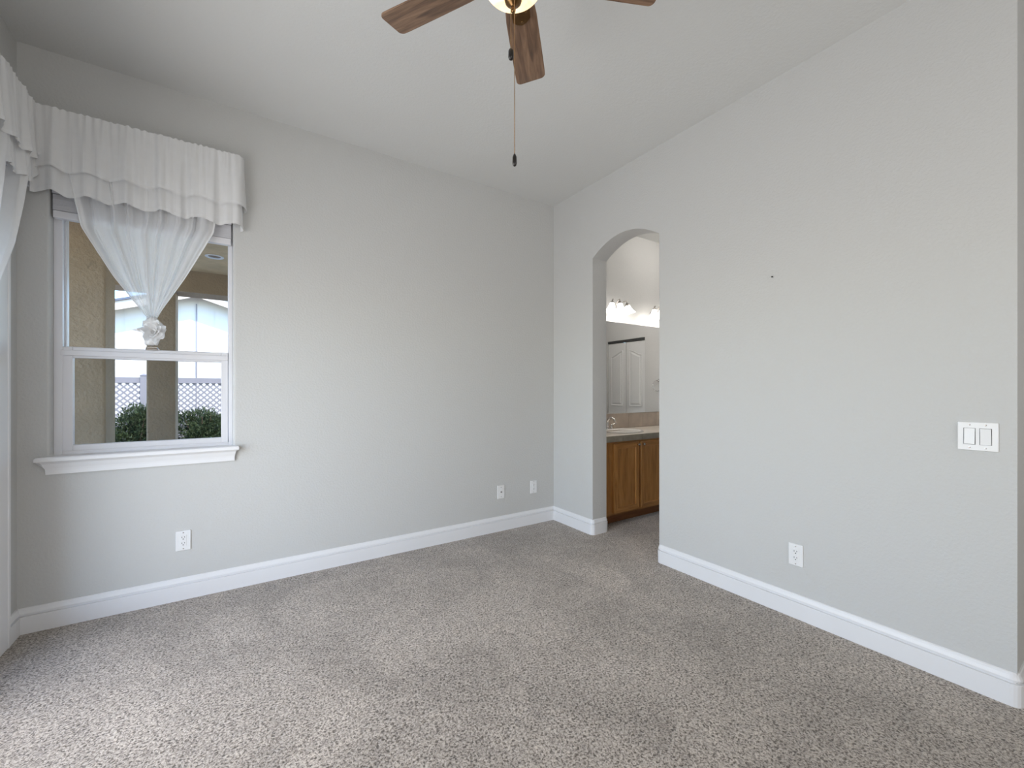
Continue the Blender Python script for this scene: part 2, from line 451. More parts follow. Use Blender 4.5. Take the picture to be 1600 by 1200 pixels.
# lower sash (closer to the room)
lx0, lx1, lz0, lz1 = -3.352, -2.678, .958, 1.440
bm = bmesh.new()
bx(bm, -3.398, lx0, .060, .098, .926, 1.500); bx(bm, lx1, -2.641, .060, .098, .926, 1.500)
bx(bm, lx0, lx1, .060, .098, .926, lz0); bx(bm, lx0, lx1, .060, .098, lz1, 1.500)
bx(bm, -3.398, -2.641, .052, .060, 1.452, 1.482)
ls = obj('lower_sash', bm, M['vinyl'], win, bev=.003)
obj('pane', box(lx0, lx1, .078, .082, lz0, lz1), M['glass'], ls)
bm = bmesh.new(); bx(bm, -3.045, -2.985, .050, .075, 1.5, 1.508)
tube(bm, [(-3.043, .055, 1.505), (-3.040, .045, 1.514), (-3.015, .042, 1.516), (-2.992, .045, 1.514), (-2.989, .055, 1.505)], .004)
obj('sash_lock', bm, M['nickel'], ls)
sc = obj('insect_screen', box(-3.385, -2.642, .142, .1425, .93, 1.50), M['screen'], win)
bm = bmesh.new()
for a in ((-3.39, -3.378, .138, .147, .925, 1.50), (-2.650, -2.638, .138, .147, .925, 1.50), (-3.39, -2.638, .138, .147, .925, .94), (-3.39, -2.638, .138, .147, 1.488, 1.50)): bx(bm, *a)
obj('screen_frame', bm, M['vinyl'], sc)
# stool and apron
pr = [(YF+.01, .909), (-.044, .909), (-.050, .903), (-.050, .888), (-.044, .882), (-.032, .880), (-.026, .872), (-.022, .858), (-.018, .846), (-.0165, .835), (-.016, .815), (0.004, .815), (.004, .884), (YF+.01, .884)]
bm = bmesh.new()
# mitred returns: the nose runs wider than the apron foot
def sill_ring(x_sign, xw, xf):
    vs = []
    for y, z in pr:
        if y > 0: x = (WX0-.012 if x_sign < 0 else WX1+.008) if y > .01 else xf
        else:
            k = (abs(y)-.016)/(.050-.016); x = xf + x_sign*max(0, k)*(xw)
        vs.append((x, y, z))
    return vs
L_ = [bm.verts.new(p) for p in sill_ring(-1, .034, -3.437)]; R_ = [bm.verts.new(p) for p in sill_ring(1, .024, -2.606)]
for i in range(len(pr)):
    j = (i+1) % len(pr); bm.faces.new((L_[i], L_[j], R_[j], R_[i]))
bm.faces.new(L_); bm.faces.new(R_)
bmesh.ops.triangulate(bm, faces=[f for f in bm.faces if len(f.verts) > 4])
obj('window_sill', bm, M['trim'], win)

# raised mini blind
bl = thing('mini_blind', (-3.02, .03, 2.20), 'white mini blind pulled up to the top of the window, behind the sheer curtain', 'blind')
obj('headrail', box(WX0+.006, WX1-.006, .006, .048, 2.315, 2.358), M['vinyl'], bl, bev=.003)
bm = bmesh.new()
for k in range(22):
    z = 2.228+k*.0038
    o_ = random.uniform(-.0015, .0015)
    bx(bm, WX0+.009, WX1-.009, .010+o_, .046+o_, z, z+.0026)
obj('slat_stack', bm, M['vinyl'], bl)
obj('bottom_rail', box(WX0+.009, WX1-.009, .008, .048, 2.186, 2.226), M['vinyl'], bl, bev=.004)
for x in (-3.25, -2.80):
    obj('lift_cord', tube(bmesh.new(), [(x, .010, 2.20), (x, .010, 2.33)], .0015, 6), M['vinyl'], bl)

# ------------------------------------------------------------------ curtains
def cloth(name, f, nu, nv, m, parent, closed=False):
    bm = bmesh.new(); g = [[bm.verts.new(f(i/nu, j/nv)) for j in range(nv+1)] for i in range(nu+1)]
    for i in range(nu):
        for j in range(nv): bm.faces.new((g[i][j], g[i+1][j], g[i+1][j+1], g[i][j+1]))
    return obj(name, bm, m, parent, smooth=True, recalc=False)

def make_valance(nm, label, start, run, length, out, seed, lift=0):
    """start: corner point; run: unit direction along the wall; out: unit direction into the room"""
    rnd = random.Random(seed)
    start = Vector(start); run = Vector(run); out = Vector(out); P_ = .08
    t = thing(nm, start+run*length*.5+Vector((0, 0, 2.72)), label, 'valance', 'gathered sheer valances')
    tot = length+P_
    ph = [(rnd.uniform(0, 6.3), rnd.uniform(.6, 1.4)) for _ in range(5)]
    def fold(s, v, amp, k=1.0):
        a = math.sin(2*PI*s/.085*1.0+ph[0][0]+1.3*math.sin(s*7+ph[1][0]))
        b_ = math.sin(2*PI*s/.155+ph[2][0]+1.1*math.sin(s*4.1+ph[3][0]))
        c_ = math.sin(2*PI*s/.031+ph[4][0]+1.5*math.sin(s*11))
        e_ = math.sin(2*PI*s/.052+ph[1][0]+1.7*math.sin(s*9.3+ph[4][0]))
        g_ = max(0, math.sin(s*13+ph[2][0])+.6*math.sin(s*29+ph[0][0]))
        a = math.copysign(abs(a)**.7, a)
        return amp*(.45*a+.75*b_+.30*e_)*(.30+.70*v)*k+(.0016+.0030*g_)*c_*max(0, 1-v*1.5)**1.3
    def layer(z0, z1, off, amp, dz):
        def f(u, v):
            s = u*tot
            o_ = P_+off+fold(s, v, amp)+.012*v
            z = z0+(z1+lift*math.exp(-s/.07)-z0)*v
            if v > .93: z += dz*math.sin(2*PI*s/.155+ph[2][0]+1.1*math.sin(s*4.1+ph[3][0])+.6)
            if v < .02: z += .0025*math.sin(2*PI*s/.033+3*math.sin(s*9))+.0015*math.sin(s*271)
            r = .03
            e = length-r
            if s < e: p = run*s+out*o_
            elif s < e+r*1.57:
                a = (s-e)/r; p = run*(e+(r+off+.012*v)*math.sin(a))+out*(P_-r+(o_-P_+r)*math.cos(a))
            else:
                p = run*(length+off+.012*v+fold(s, v, amp*.5))+out*max(.004, (P_-r)-(s-e-r*1.57))
            q = start+p; return (q.x, q.y, z)
        return f
    cloth('upper_layer', layer(2.725, 2.405, .012, .013, .009), 520, 16, M['sheer'], t)
    cloth('lower_layer', layer(2.715, 2.285, -.006, .014, .010), 520, 16, M['sheer'], t)
    # hems: narrow doubled bands
    def hem(za, zb, off, amp, dz, h):
        f0 = layer(za, zb, off, amp, dz)
        def g(u, v): return f0(u, 1-h+h*v)
        return g
    cloth('hem', hem(2.725, 2.4045, .0135, .013, .009, .055), 520, 2, M['sheer_c'], t)
    cloth('hem', hem(2.715, 2.2845, -.0045, .014, .010, .045), 520, 2, M['sheer_c'], t)
    bm = bmesh.new()
    q0 = start+out*.066+run*.02; q1 = start+out*.066+run*(length-.02)
    tube(bm, [(q0.x, q0.y, 2.70), (q1.x, q1.y, 2.70)], .006, 8)
    p1 = start+out*.004+run*(length-.015)
    tube(bm, [(q1.x, q1.y, 2.70), (p1.x, p1.y, 2.70)], .006, 8)
    obj('curtain_rod', bm, M['vinyl'], t, smooth=True)
    return t

make_valance('window_valance', 'white gathered two-tier sheer valance over the window with the raised blind', (XL+.068, 0, 0), (1, 0, 0), .905, (0, -1, 0), 3)
make_valance('door_valance', 'white gathered two-tier sheer valance above the sliding door, cut by the left picture edge', (XL, -.068, 0), (0, -1, 0), 2.75, (1, 0, 0), 8, .085)

def make_tied(nm, label, cx, base_pt, run, out, left, right, ztop, zk, off, stray=True):
    """sheer panel gathered into a knot; left / right: list of (z, x) edges relative to the knot"""
    t = thing(nm, Vector(base_pt)+Vector((0, 0, zk)), label, 'curtain', 'tied sheer curtains')
    base_pt = Vector(base_pt); run = Vector(run); out = Vector(out)
    def edge(tab, z):
        for (z0, x0), (z1, x1) in zip(tab, tab[1:]):
            if z1 <= z <= z0: return x1+(x0-x1)*(z-z1)/(z0-z1)
        return tab[0][1] if z > tab[0][0] else tab[-1][1]
    def f(u, v):
        z = ztop+(zk-ztop)*v
        a = edge(left, z); b_ = edge(right, z)
        wd = abs(b_-a)
        uu = u+.016*math.sin(u*23)+.010*math.sin(u*51+1)
        x = a+(b_-a)*u 
        amp = (.007+.016*min(1, (1-v)*1.6))*(.4+.6*min(1, wd/.25)) if wd > .05 else .008
        d = amp*(.75*math.sin(2*PI*uu*9)+.85*math.sin(2*PI*uu*4.3+1.0)+.25*math.sin(2*PI*uu*21))
        # swags sag: outer thirds hang a little lower
        z -= .02*math.sin(PI*v)*abs(2*u-1)
        p = base_pt+run*x+out*(off+d)
        return (p.x, p.y, z)
    cloth('sheer_panel', f, 300, 60, M['sheer_c'], t)
    # doubled side hems
    for s, uu in ((0, 0.0), (1, .965)):
        def g(u, v, uu=uu):
            x, y, z = f(uu+.035*u, v); q = Vector((x, y, z))+out*.003
            return tuple(q)
        cloth('side_hem', g, 10, 60, M['sheer'], t)
    # knot: rosette of the gathered cloth
    kn = Vector(base_pt)+out*off
    bm = bmesh.new(); rnd = random.Random(5)
    def cyl(z, r, tt, dx):
        q = kn+run*(dx+r*math.cos(tt))+out*(.012+r*.7*math.sin(tt)); return bm.verts.new((q.x, q.y, z))
    prof = [(zk+.012, .016, 0), (zk-.005, .030, 0), (zk-.025, .043, .003), (zk-.05, .050, .004), (zk-.075, .046, .004), (zk-.10, .036, .002), (zk-.122, .030, 0), (zk-.142, .026, -.004)]
    rings = []
    for (z, r, dx) in prof:
        rings.append([cyl(z+.004*math.sin(k*1.9), r*(1+.13*math.sin(5*2*PI*k/40+z*40)+.06*math.sin(11*2*PI*k/40+z*90)), 2*PI*k/40, dx) for k in range(40)])
    for a, b_ in zip(rings, rings[1:]):
        for k in range(40): bm.faces.new((a[k], a[(k+1) % 40], b_[(k+1) % 40], b_[k]))
    bm.faces.new(rings[0]); bm.faces.new(rings[-1])
    kb = obj('knot', bm, M['knot'], t, smooth=True)
    bm = bmesh.new()
    # ruffled petals of the rosette facing the room
    for j, (R0, R1, lift, cz) in enumerate(((.006, .018, .095, -.074), (.012, .030, .084, -.070), (.020, .042, .066, -.076), (.030, .054, .044, -.068))):
        n = 72; ra = []; rb = []; rc = []
        for k in range(n):
            tt = 2*PI*k/n; wv = math.sin(tt*(4+j)+j*1.7)+.5*math.sin(tt*(7+j)+j)
            def P_(r, l, m_=0):
                q = kn+run*(r*math.cos(tt)+.006)+out*(l); return bm.verts.new((q.x, q.y, zk+cz+r*1.1*math.sin(tt)))
            ra.append(P_(R0, .020)); rb.append(P_((R0+R1)*.5*(1+.16*wv), lift*.75+.005*wv)); rc.append(P_(R1*(1+.16*wv), lift+.014*wv))
        for a, b_ in ((ra, rb), (rb, rc)):
            for k in range(n): bm.faces.new((a[k], a[(k+1) % n], b_[(k+1) % n], b_[k]))
    # one stray corner of cloth sticking out to the left, as in a hand-tied bow
    v = []
    for (dx, dz, dy) in (() if not stray else ((-.02, -.045, .03), (-.085, -.062, .035), (-.08, -.070, .04), (-.02, -.085, .045), (-.035, -.066, .055))):
        q = kn+run*dx+out*dy; v.append(bm.verts.new((q.x, q.y, zk+dz)))
    if stray:
        bm.faces.new((v[0], v[1], v[4])); bm.faces.new((v[1], v[2], v[4])); bm.faces.new((v[2], v[3], v[4]))
    obj('rosette', bm, M['knot'], kb, smooth=True, recalc=False)
    return t

make_tied('window_curtain', 'white sheer curtain gathered into a rosette knot in the middle of the window', 0, (-3.0, 0, 0), (1, 0, 0), (0, -1, 0),
          [(2.70, -.385), (2.157, -.292), (1.90, -.163), (1.72, -.052), (1.66, -.014)],
          [(2.70, .345), (2.25, .288), (1.947, .150), (1.73, .040), (1.66, .012)], 2.70, 1.665, .042)
make_tied('door_curtain', 'white sheer curtain hanging at the left picture edge under the door valance', 0, (XL, -.74, 0), (0, -1, 0), (1, 0, 0),
          [(2.70, -.61), (2.33, -.554), (1.963, -.422), (1.40, -.07), (1.28, -.014)],
          [(2.70, .50), (2.33, .434), (1.963, .302), (1.40, .06), (1.28, .012)], 2.70, 1.285, .056, False)

# ------------------------------------------------------------------ sliding door
sd = thing('door_1', (XL, (DY0+DY1)/2, 0), kind='structure')
bm = bmesh.new()
XD = XL-.13
bx(bm, XD-.03, XD+.07, DY0-.045, DY0, .012, DZ); bx(bm, XD-.03, XD+.07, DY1, DY1+.045, .012, DZ)
bx(bm, XD-.029, XD+.069, DY1+.045, DY0-.045, DZ-.05, DZ-.001); bx(bm, XD-.029, XD+.069, DY1+.045, DY0-.045, .013, .04)
obj('door_frame', bm, M['vinyl'], sd, bev=.003)
ymid = (DY0+DY1)/2
for (a, b_, x) in ((DY0-.045, ymid-.03, XD+.032), (ymid+.03, DY1+.045, XD-.012)):
    bm = bmesh.new(); w_ = .065
    bx(bm, x, x+.035, a-w_, a, .04, DZ-.05); bx(bm, x, x+.035, b_, b_+w_, .04, DZ-.05)
    bx(bm, x+.001, x+.034, b_+w_, a-w_, .041, .13); bx(bm, x+.001, x+.034, b_+w_, a-w_, DZ-.13, DZ-.051)
    p = obj('sliding_panel', bm, M['vinyl'], sd, bev=.003)
    obj('pane', box(x+.015, x+.019, b_+w_-.01, a-w_+.01, .12, DZ-.12), M['glass'], p)
bm = bmesh.new(); bx(bm, XD+.067, XD+.09, ymid-.01, ymid+.015, .9, 1.15)
obj('door_handle', bm, M['nickel'], sd, bev=.004)
# casing
bm = bmesh.new()
for (a, b_) in ((-.130, DY0-.002), (DY1+.005, DY1-.12)):
    lo, hi = min(a, b_), max(a, b_)
    bx(bm, XL-.002, XL+.016, lo, hi, 0, DZ+.01)
    bx(bm, XL-.002, XL+.020, hi-.024 if a == -.130 else lo, hi if a == -.130 else lo+.024, 0, DZ+.01)
bx(bm, XL-.002, XL+.0155, DY1-.12, -.130, DZ+.0105, DZ+.10)
obj('trim_1', bm, M['trim'], kind='structure', bev=.004)
# vertical blind headrail above the door, its open end by the corner
hr = thing('blind_headrail', (XL, -1.4, 2.33), 'white headrail end poking out below the door valance beside the room corner', 'blind')
bm = bmesh.new()
y0, y1 = -.006, -2.8
for a in ((XL+.002, XL+.009, y1, y0, 2.317, 2.380), (XL+.040, XL+.047, y1, y0, 2.317, 2.380), (XL+.009, XL+.040, y1, y0, 2.372, 2.380), (XL+.009, XL+.017, y1, y0, 2.317, 2.324), (XL+.032, XL+.040, y1, y0, 2.317, 2.324)): bx(bm, *a)
obj('rail', bm, M['vinyl'], hr, bev=.001)
obj('end_cap', box(XL+.009, XL+.040, -.030, -.024, 2.318, 2.373), M['vinyl'], hr)

# ------------------------------------------------------------------ wall plates
def plate_frame(c, right, out):
    R_ = Vector(right); O_ = Vector(out); c = Vector(c)
    m_ = Matrix(((R_.x, O_.x, 0, c.x), (R_.y, O_.y, 0, c.y), (0, 0, 1, c.z), (0, 0, 0, 1)))
    return m_
def lobj(name, bm, m, parent, M4, **k):
    bm.transform(M4); return obj(name, bm, m, parent, **k)

def outlet(c, right, out, label, group=None, kind='duplex'):
    t = thing({'duplex': 'electrical_outlet', 'coax': 'cable_wall_plate', 'phone': 'electrical_outlet', 'switch': 'light_switch'}[kind], c, label,
              {'duplex': 'outlet', 'coax': 'wall plate', 'phone': 'outlet', 'switch': 'switch'}[kind], group)
    X = plate_frame(c, right, out); wd = .0585 if kind == 'switch' else .036; hh = .0595
    lobj('wall_plate', box(-wd, wd, -.002, .0065, -hh, hh), M['plate'], t, X, bev=.0025, bseg=3)
    def screw(x, z):
        lobj('screw', lathe(bmesh.new(), [(.0032, .006), (.0030, .0078), (.001, .0082)], (x, 0, z), 14, (0, 1, 0)), M['nickel'], t, X)
    if kind in ('duplex', 'phone'):
        r = lobj('receptacle', box(-.0165, .0165, .004, .0082, -.0335, .0335), M['plate'], t, X, bev=.001)
        bm = bmesh.new()
        for s in (-.0175, .0175):
            bx(bm, -.0078, -.0052, .0078, .0086, s-.0005, s+.0080); bx(bm, .0052, .0078, .0078, .0086, s+.0005, s+.0075)
            lathe(bm, [(.0030, .0078), (.0030, .0086)], (0, 0, s-.0075), 12, (0, 1, 0))
        lobj('slots', bm, M['slot'], r, X)
        screw(0, .048); screw(0, -.048)
    elif kind == 'coax':
        bm = bmesh.new(); lathe(bm, [(.0068, .004), (.0068, .008), (.0048, .0085), (.0048, .015), (.002, .015), (.002, .009)], (0, 0, 0), 20, (0, 1, 0))
        lobj('coax_jack', bm, M['nickel'], t, X)
        screw(0, .042); screw(0, -.042)
    else:
        for i, x in enumerate((-.023, .023)):
            bm = bmesh.new(); th = .0035
            # rocker: wedge tilted, left one pressed at the top, right one at the bottom
            a, b_ = (.0062, .0125) if i == 0 else (.0125, .0062)
            vs = [(x-.0155, .003, -.033), (x+.0155, .003, -.033), (x+.0155, .003, .033), (x-.0155, .003, .033),
                  (x-.0155, b_, -.033), (x+.0155, b_, -.033), (x+.0155, a, .033), (x-.0155, a, .033)]
            V = [bm.verts.new(p) for p in vs]
            for f in ((0, 1, 2, 3), (4, 5, 6, 7), (0, 1, 5, 4), (1, 2, 6, 5), (2, 3, 7, 6), (3, 0, 4, 7)): bm.faces.new([V[k] for k in f])
            lobj('rocker', bm, M['plate'], t, X, bev=.0008)
            bm = bmesh.new()
            for a_ in ((x-.0175, x-.0160, .0060, .0070, -.0345, .0345), (x+.0160, x+.0175, .0060, .0070, -.0345, .0345), (x-.016, x+.016, .0060, .0070, .0335, .0345), (x-.016, x+.016, .0060, .0070, -.0345, -.0335)): bx(bm, *a_)
            lobj('gap', bm, M['slot'], t, X)
            screw(x, .048); screw(x, -.048)
    return t
AR, AO = (1, 0, 0), (0, -1, 0)
BR, BO = (0, -1, 0), (-1, 0, 0)
outlet((-2.864, 0, .354), AR, AO, 'white duplex outlet low on the wall below the window')
outlet((-.608, 0, .348), AR, AO, 'white cable plate with one round jack, left of the outlet nearest the corner', kind='coax')
outlet((-.245, 0, .348), AR, AO, 'small white duplex outlet on the window wall closest to the room corner')
outlet((0, -2.130, .348), BR, BO, 'white duplex outlet low on the wall right of the archway')
outlet((0, -2.813, 1.067), BR, BO, 'white double rocker light switch near the free end of the right wall', kind='switch')
nl = obj('nail', lathe(bmesh.new(), [(.0015, -.004), (.0015, .010), (.0045, .011), (.0045, .013)], (0, -2.010, 1.916), 12, (-1, 0, 0)), M['black'])
tag(nl, 'small dark nail in the bare wall right of the archway', 'nail')

# ------------------------------------------------------------------ ceiling fan
ca, sa = .8357, .5493
def cam2room(X, D): return (CAMX+X*ca+D*sa, CAMY-X*sa+D*ca)
fx, fy = cam2room(.004, 1.416)
FZ = EYE+1.43
fan = thing('ceiling_fan', (fx, fy, H), 'brown five-blade ceiling fan with a lit amber glass bowl', 'ceiling fan')
F = Vector((fx, fy, 0))
obj('canopy', lathe(bmesh.new(), [(.065, H), (.065, H-.01), (.058, H-.03), (.030, H-.055), (.016, H-.062)], F, 40), M['bronze'], fan, smooth=True)
obj('downrod', lathe(bmesh.new(), [(.012, H-.05), (.012, FZ+.17)], F, 16), M['bronze'], fan, smooth=True)
obj('motor_housing', lathe(bmesh.new(), [(.02, FZ+.19), (.05, FZ+.17), (.098, FZ+.145), (.115, FZ+.11), (.118, FZ+.07), (.108, FZ+.045), (.085, FZ+.025), (.06, FZ+.015), (.055, FZ-.03), (.062, FZ-.045)], F, 48), M['bronze'], fan, smooth=True)
TH = (80.8, 154.6, 226.0, -63.0, 7.5)
for k in range(5):
    # camera-plane angle -> room angle: room = cam rotated by -yaw
    d = Vector((math.cos(math.radians(TH[k])), math.sin(math.radians(TH[k]))))
    dr = Vector((d.x*ca+d.y*sa, -d.x*sa+d.y*ca)); ra = math.atan2(dr.y, dr.x)
    # blade outline in its own axes: x outwards, y across
    hwd = [(.145, .048), (.16, .056), (.20, .060), (.35, .064), (.485, .0665)]
    outl = [(x, -h) for x, h in hwd]
    rr = .022
    for i in range(1, 7):
        a = -90+90*i/6; outl.append((.508+rr*math.cos(math.radians(a))+.0, -.0665+rr+rr*math.sin(math.radians(a))))
    for i in range(0, 7):
        a = 90*i/6; outl.append((.508+rr*math.cos(math.radians(a)), .0665-rr+rr*math.sin(math.radians(a))))
    outl += [(x, h) for x, h in hwd[::-1]]
    bm = bmesh.new(); prism(bm, outl, 'z', -.003, .003)
    bo = obj('blade', bm, M['blade'], fan, local=True, bev=.0012)
    bo.matrix_local = Matrix.Translation((0, 0, FZ-H)) @ Matrix.Rotation(ra, 4, 'Z') @ Matrix.Rotation(math.radians(-11), 4, 'X')
    bm = bmesh.new()
    bo2 = [(.06, -.018), (.11, -.014), (.135, -.024), (.165, -.036), (.20, -.034), (.215, -.018), (.222, 0), (.215, .018), (.20, .034), (.165, .036), (.135, .024), (.11, .014), (.06, .018)]
    prism(bm, bo2, 'z', -.010, -.0035)
    for sx, sy in ((.17, .02), (.17, -.02), (.205, 0)):
        lathe(bm, [(.005, -.010), (.004, -.013)], (sx, sy, 0), 10)
    ob = obj('blade_bracket', bm, M['bronze'], bo, local=True, bev=.001)
# bowl light
BZ = FZ-.046
n = 14
prof = []
for i in range(n+1):
    a = PI/2*i/n; prof.append((.104*math.cos(a)**.85 if i < n else .012, BZ-.060*math.sin(a)))
bowl = obj('light_bowl', lathe(bmesh.new(), prof, F, 56), M['amber'], fan, smooth=True)
obj('bowl_rim', lathe(bmesh.new(), [(.05, BZ+.024), (.085, BZ+.016), (.106, BZ+.008), (.109, BZ-.004), (.104, BZ-.004), (.095, BZ+.004)], F, 56), M['bronze'], fan, smooth=True)
fin = obj('finial', lathe(bmesh.new(), [(.029, BZ-.059), (.030, BZ-.065), (.027, BZ-.075), (.018, BZ-.084), (.008, BZ-.089), (.006, BZ-.094), (.0085, BZ-.099), (.008, BZ-.105), (.004, BZ-.111)], F, 32), M['bronze'], fan, smooth=True)
def chain(x, dpt, z0, z1, zp, pr, mp):
    X, Y = cam2room(x, dpt); bm = bmesh.new()
    tube(bm, [(X, Y, z0), (X, Y, z1)], .0009, 6)
    z = z0
    while z > z1:
        bmesh.ops.create_icosphere(bm, subdivisions=1, radius=.0019, matrix=Matrix.Translation((X, Y, z))); z -= .0046
    c_ = obj('pull_chain', bm, M['chain'], fan, smooth=True)
    obj('chain_pendant', lathe(bmesh.new(), [(.0015, z1+.004), (.004, z1), (pr, z1-.008), (pr*1.05, zp+.010), (pr*.8, zp+.003), (.002, zp)], (X, Y, 0), 20), mp, c_, smooth=True)
zb = BZ-.109
chain(-.0035, 1.400, zb, EYE+(610-76)/656*1.40, EYE+(610-94)/656*1.40, .0085, M['black'])
chain(.0085, 1.385, zb+.03, EYE+(610-242)/656*1.385, EYE+(610-260)/656*1.385, .0068, M['black'])
lamp('fan_bulb', 'POINT', (fx, fy, BZ+.0), 1.2, (1, .75, .48), radius=.05)

# ------------------------------------------------------------------ bathroom vanity
VX0, VX1 = TB+.004, XR-.003
YFc = -.44                                   # cabinet face
van = thing('vanity_cabinet', (1.2, -.2, 0), 'honey oak bathroom vanity cabinet seen through the archway', 'cabinet')
obj('side_panel', box(VX0, VX0+.016, YFc+.004, .085, 0, .775), M['oak'], van)
obj('side_panel', box(VX1-.016, VX1, YFc+.004, .085, 0, .775), M['oak'], van)
obj('cabinet_floor', box(VX0+.016, VX1-.016, YFc+.004, .085, .095, .112), M['oak'], van)
obj('back_panel', box(VX0+.016, VX1-.016, .078, .085, .112, .775), M['oak'], van)
bm = bmesh.new()
bx(bm, VX0, VX1, YFc-.014, YFc+.004, .755, .778); obj('face_rail', bm, M['oak_h'], van)
obj('face_rail', box(VX0, VX1, YFc-.014, YFc+.004, .093, .125), M['oak_h'], van)
for a, b_ in ((VX0, .345), (.686, .716), (1.055, 1.125), (1.475, 1.545), (1.885, 1.915), (2.255, VX1)): obj('face_stile', box(a, b_, YFc-.0135, YFc+.004, .125, .755), M['oak'], van)
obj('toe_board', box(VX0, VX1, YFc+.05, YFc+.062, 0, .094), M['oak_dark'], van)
def cab_front(nm, x0, x1, z0, z1, knob):
    y0 = YFc-.034; y1 = YFc-.0145; s = .052; bm = bmesh.new()
    # frame ring of two stiles and two rails in one mitred piece, with the panel set back in it
    o4 = [(x0, z0), (x1, z0), (x1, z1), (x0, z1)]; i4 = [(x0+s, z0+s), (x1-s, z0+s), (x1-s, z1-s), (x0+s, z1-s)]
    rg = [[bm.verts.new((x, y, z)) for x, z in lp] for lp, y in ((o4, y1), (o4, y0), (i4, y0), (i4, y1))]
    for a_, b_ in zip(rg, rg[1:]+rg[:1]):
        for k in range(4):
            fc = bm.faces.new((a_[k], a_[(k+1) % 4], b_[(k+1) % 4], b_[k])); fc.material_index = 1 if k in (0, 2) else 0
    f = obj(nm, bm, (M['oak'], M['oak_h']), van, bev=.003)
    obj('door_panel', box(x0+s-.002, x1-s+.002, y0+.009, y1-.001, z0+s-.002, z1-s+.002), M['oak'], f)
    kx, kz = knob
    obj('knob', lathe(bmesh.new(), [(.006, 0), (.005, .010), (.010, .014), (.0145, .019), (.0135, .024), (.006, .027)], (kx, y0, kz), 20, (0, -1, 0)), M['nickel'], f, smooth=True)
cab_front('cabinet_door', .337, .690, .112, .762, (.664, .735))
cab_front('cabinet_door', .712, 1.063, .112, .762, (.738, .735))
cab_front('cabinet_door', 1.537, 1.889, .112, .762, (1.863, .735))
cab_front('cabinet_door', 1.911, 2.263, .112, .762, (1.937, .735))
for z0, z1 in ((.112, .36), (.372, .57), (.582, .762)):
    cab_front('drawer', 1.117, 1.483, z0, z1, (1.30, (z0+z1)/2))

# countertop
ct = thing('countertop', (1.2, -.2, .78), 'cream vanity countertop with a stone-coloured front edge on the oak cabinet', 'countertop')
SX, SY = (.745, 1.83), -.20
bm = bmesh.new()
ou = [(VX0, -.462), (VX1, -.462), (VX1, .076), (VX0, .076)]
ell = lambda cx_, cy_, rx, ry, n=40: [(cx_+rx*math.cos(2*PI*i/n), cy_+ry*math.sin(2*PI*i/n)) for i in range(n)]
eds = []
for loop in (ou, ell(SX[0], SY, .215, .160)):
    vs = [bm.verts.new((x, y, .834)) for x, y in loop]; eds += [bm.edges.new((vs[i], vs[(i+1) % len(vs)])) for i in range(len(vs))]
bmesh.ops.triangle_fill(bm, edges=eds, use_beauty=True)
r = bmesh.ops.extrude_face_region(bm, geom=list(bm.faces))
bmesh.ops.translate(bm, verts=[v for v in r['geom'] if isinstance(v, bmesh.types.BMVert)], vec=(0, 0, -.050))
obj('slab', bm, M['counter'], ct)
bm = bmesh.new(); 
for k in range(8):
    x0 = VX0+(VX1-VX0)*k/8; x1 = VX0+(VX1-VX0)*(k+1)/8
    bx(bm, x0+.001, x1-.001, -.474, -.4622, .779, .835)
obj('front_edge', bm, M['edge'], ct, bev=.002)
bsp = thing('backsplash', (1.2, .085, .834), 'beige tile backsplash strip under the bathroom mirror', 'backsplash')
bm = bmesh.new()
for k in range(9):
    x0 = VX0+(VX1-VX0)*k/9; x1 = VX0+(VX1-VX0)*(k+1)/9
    bx(bm, x0+.001, x1-.001, .0775, .0885, .8355, 1.0)
obj('tile_row', bm, M['splash'], bsp, bev=.002)
obj('grout_bed', box(VX0, VX1, .0795, .0895, .8352, .999), M['grout'], bsp)

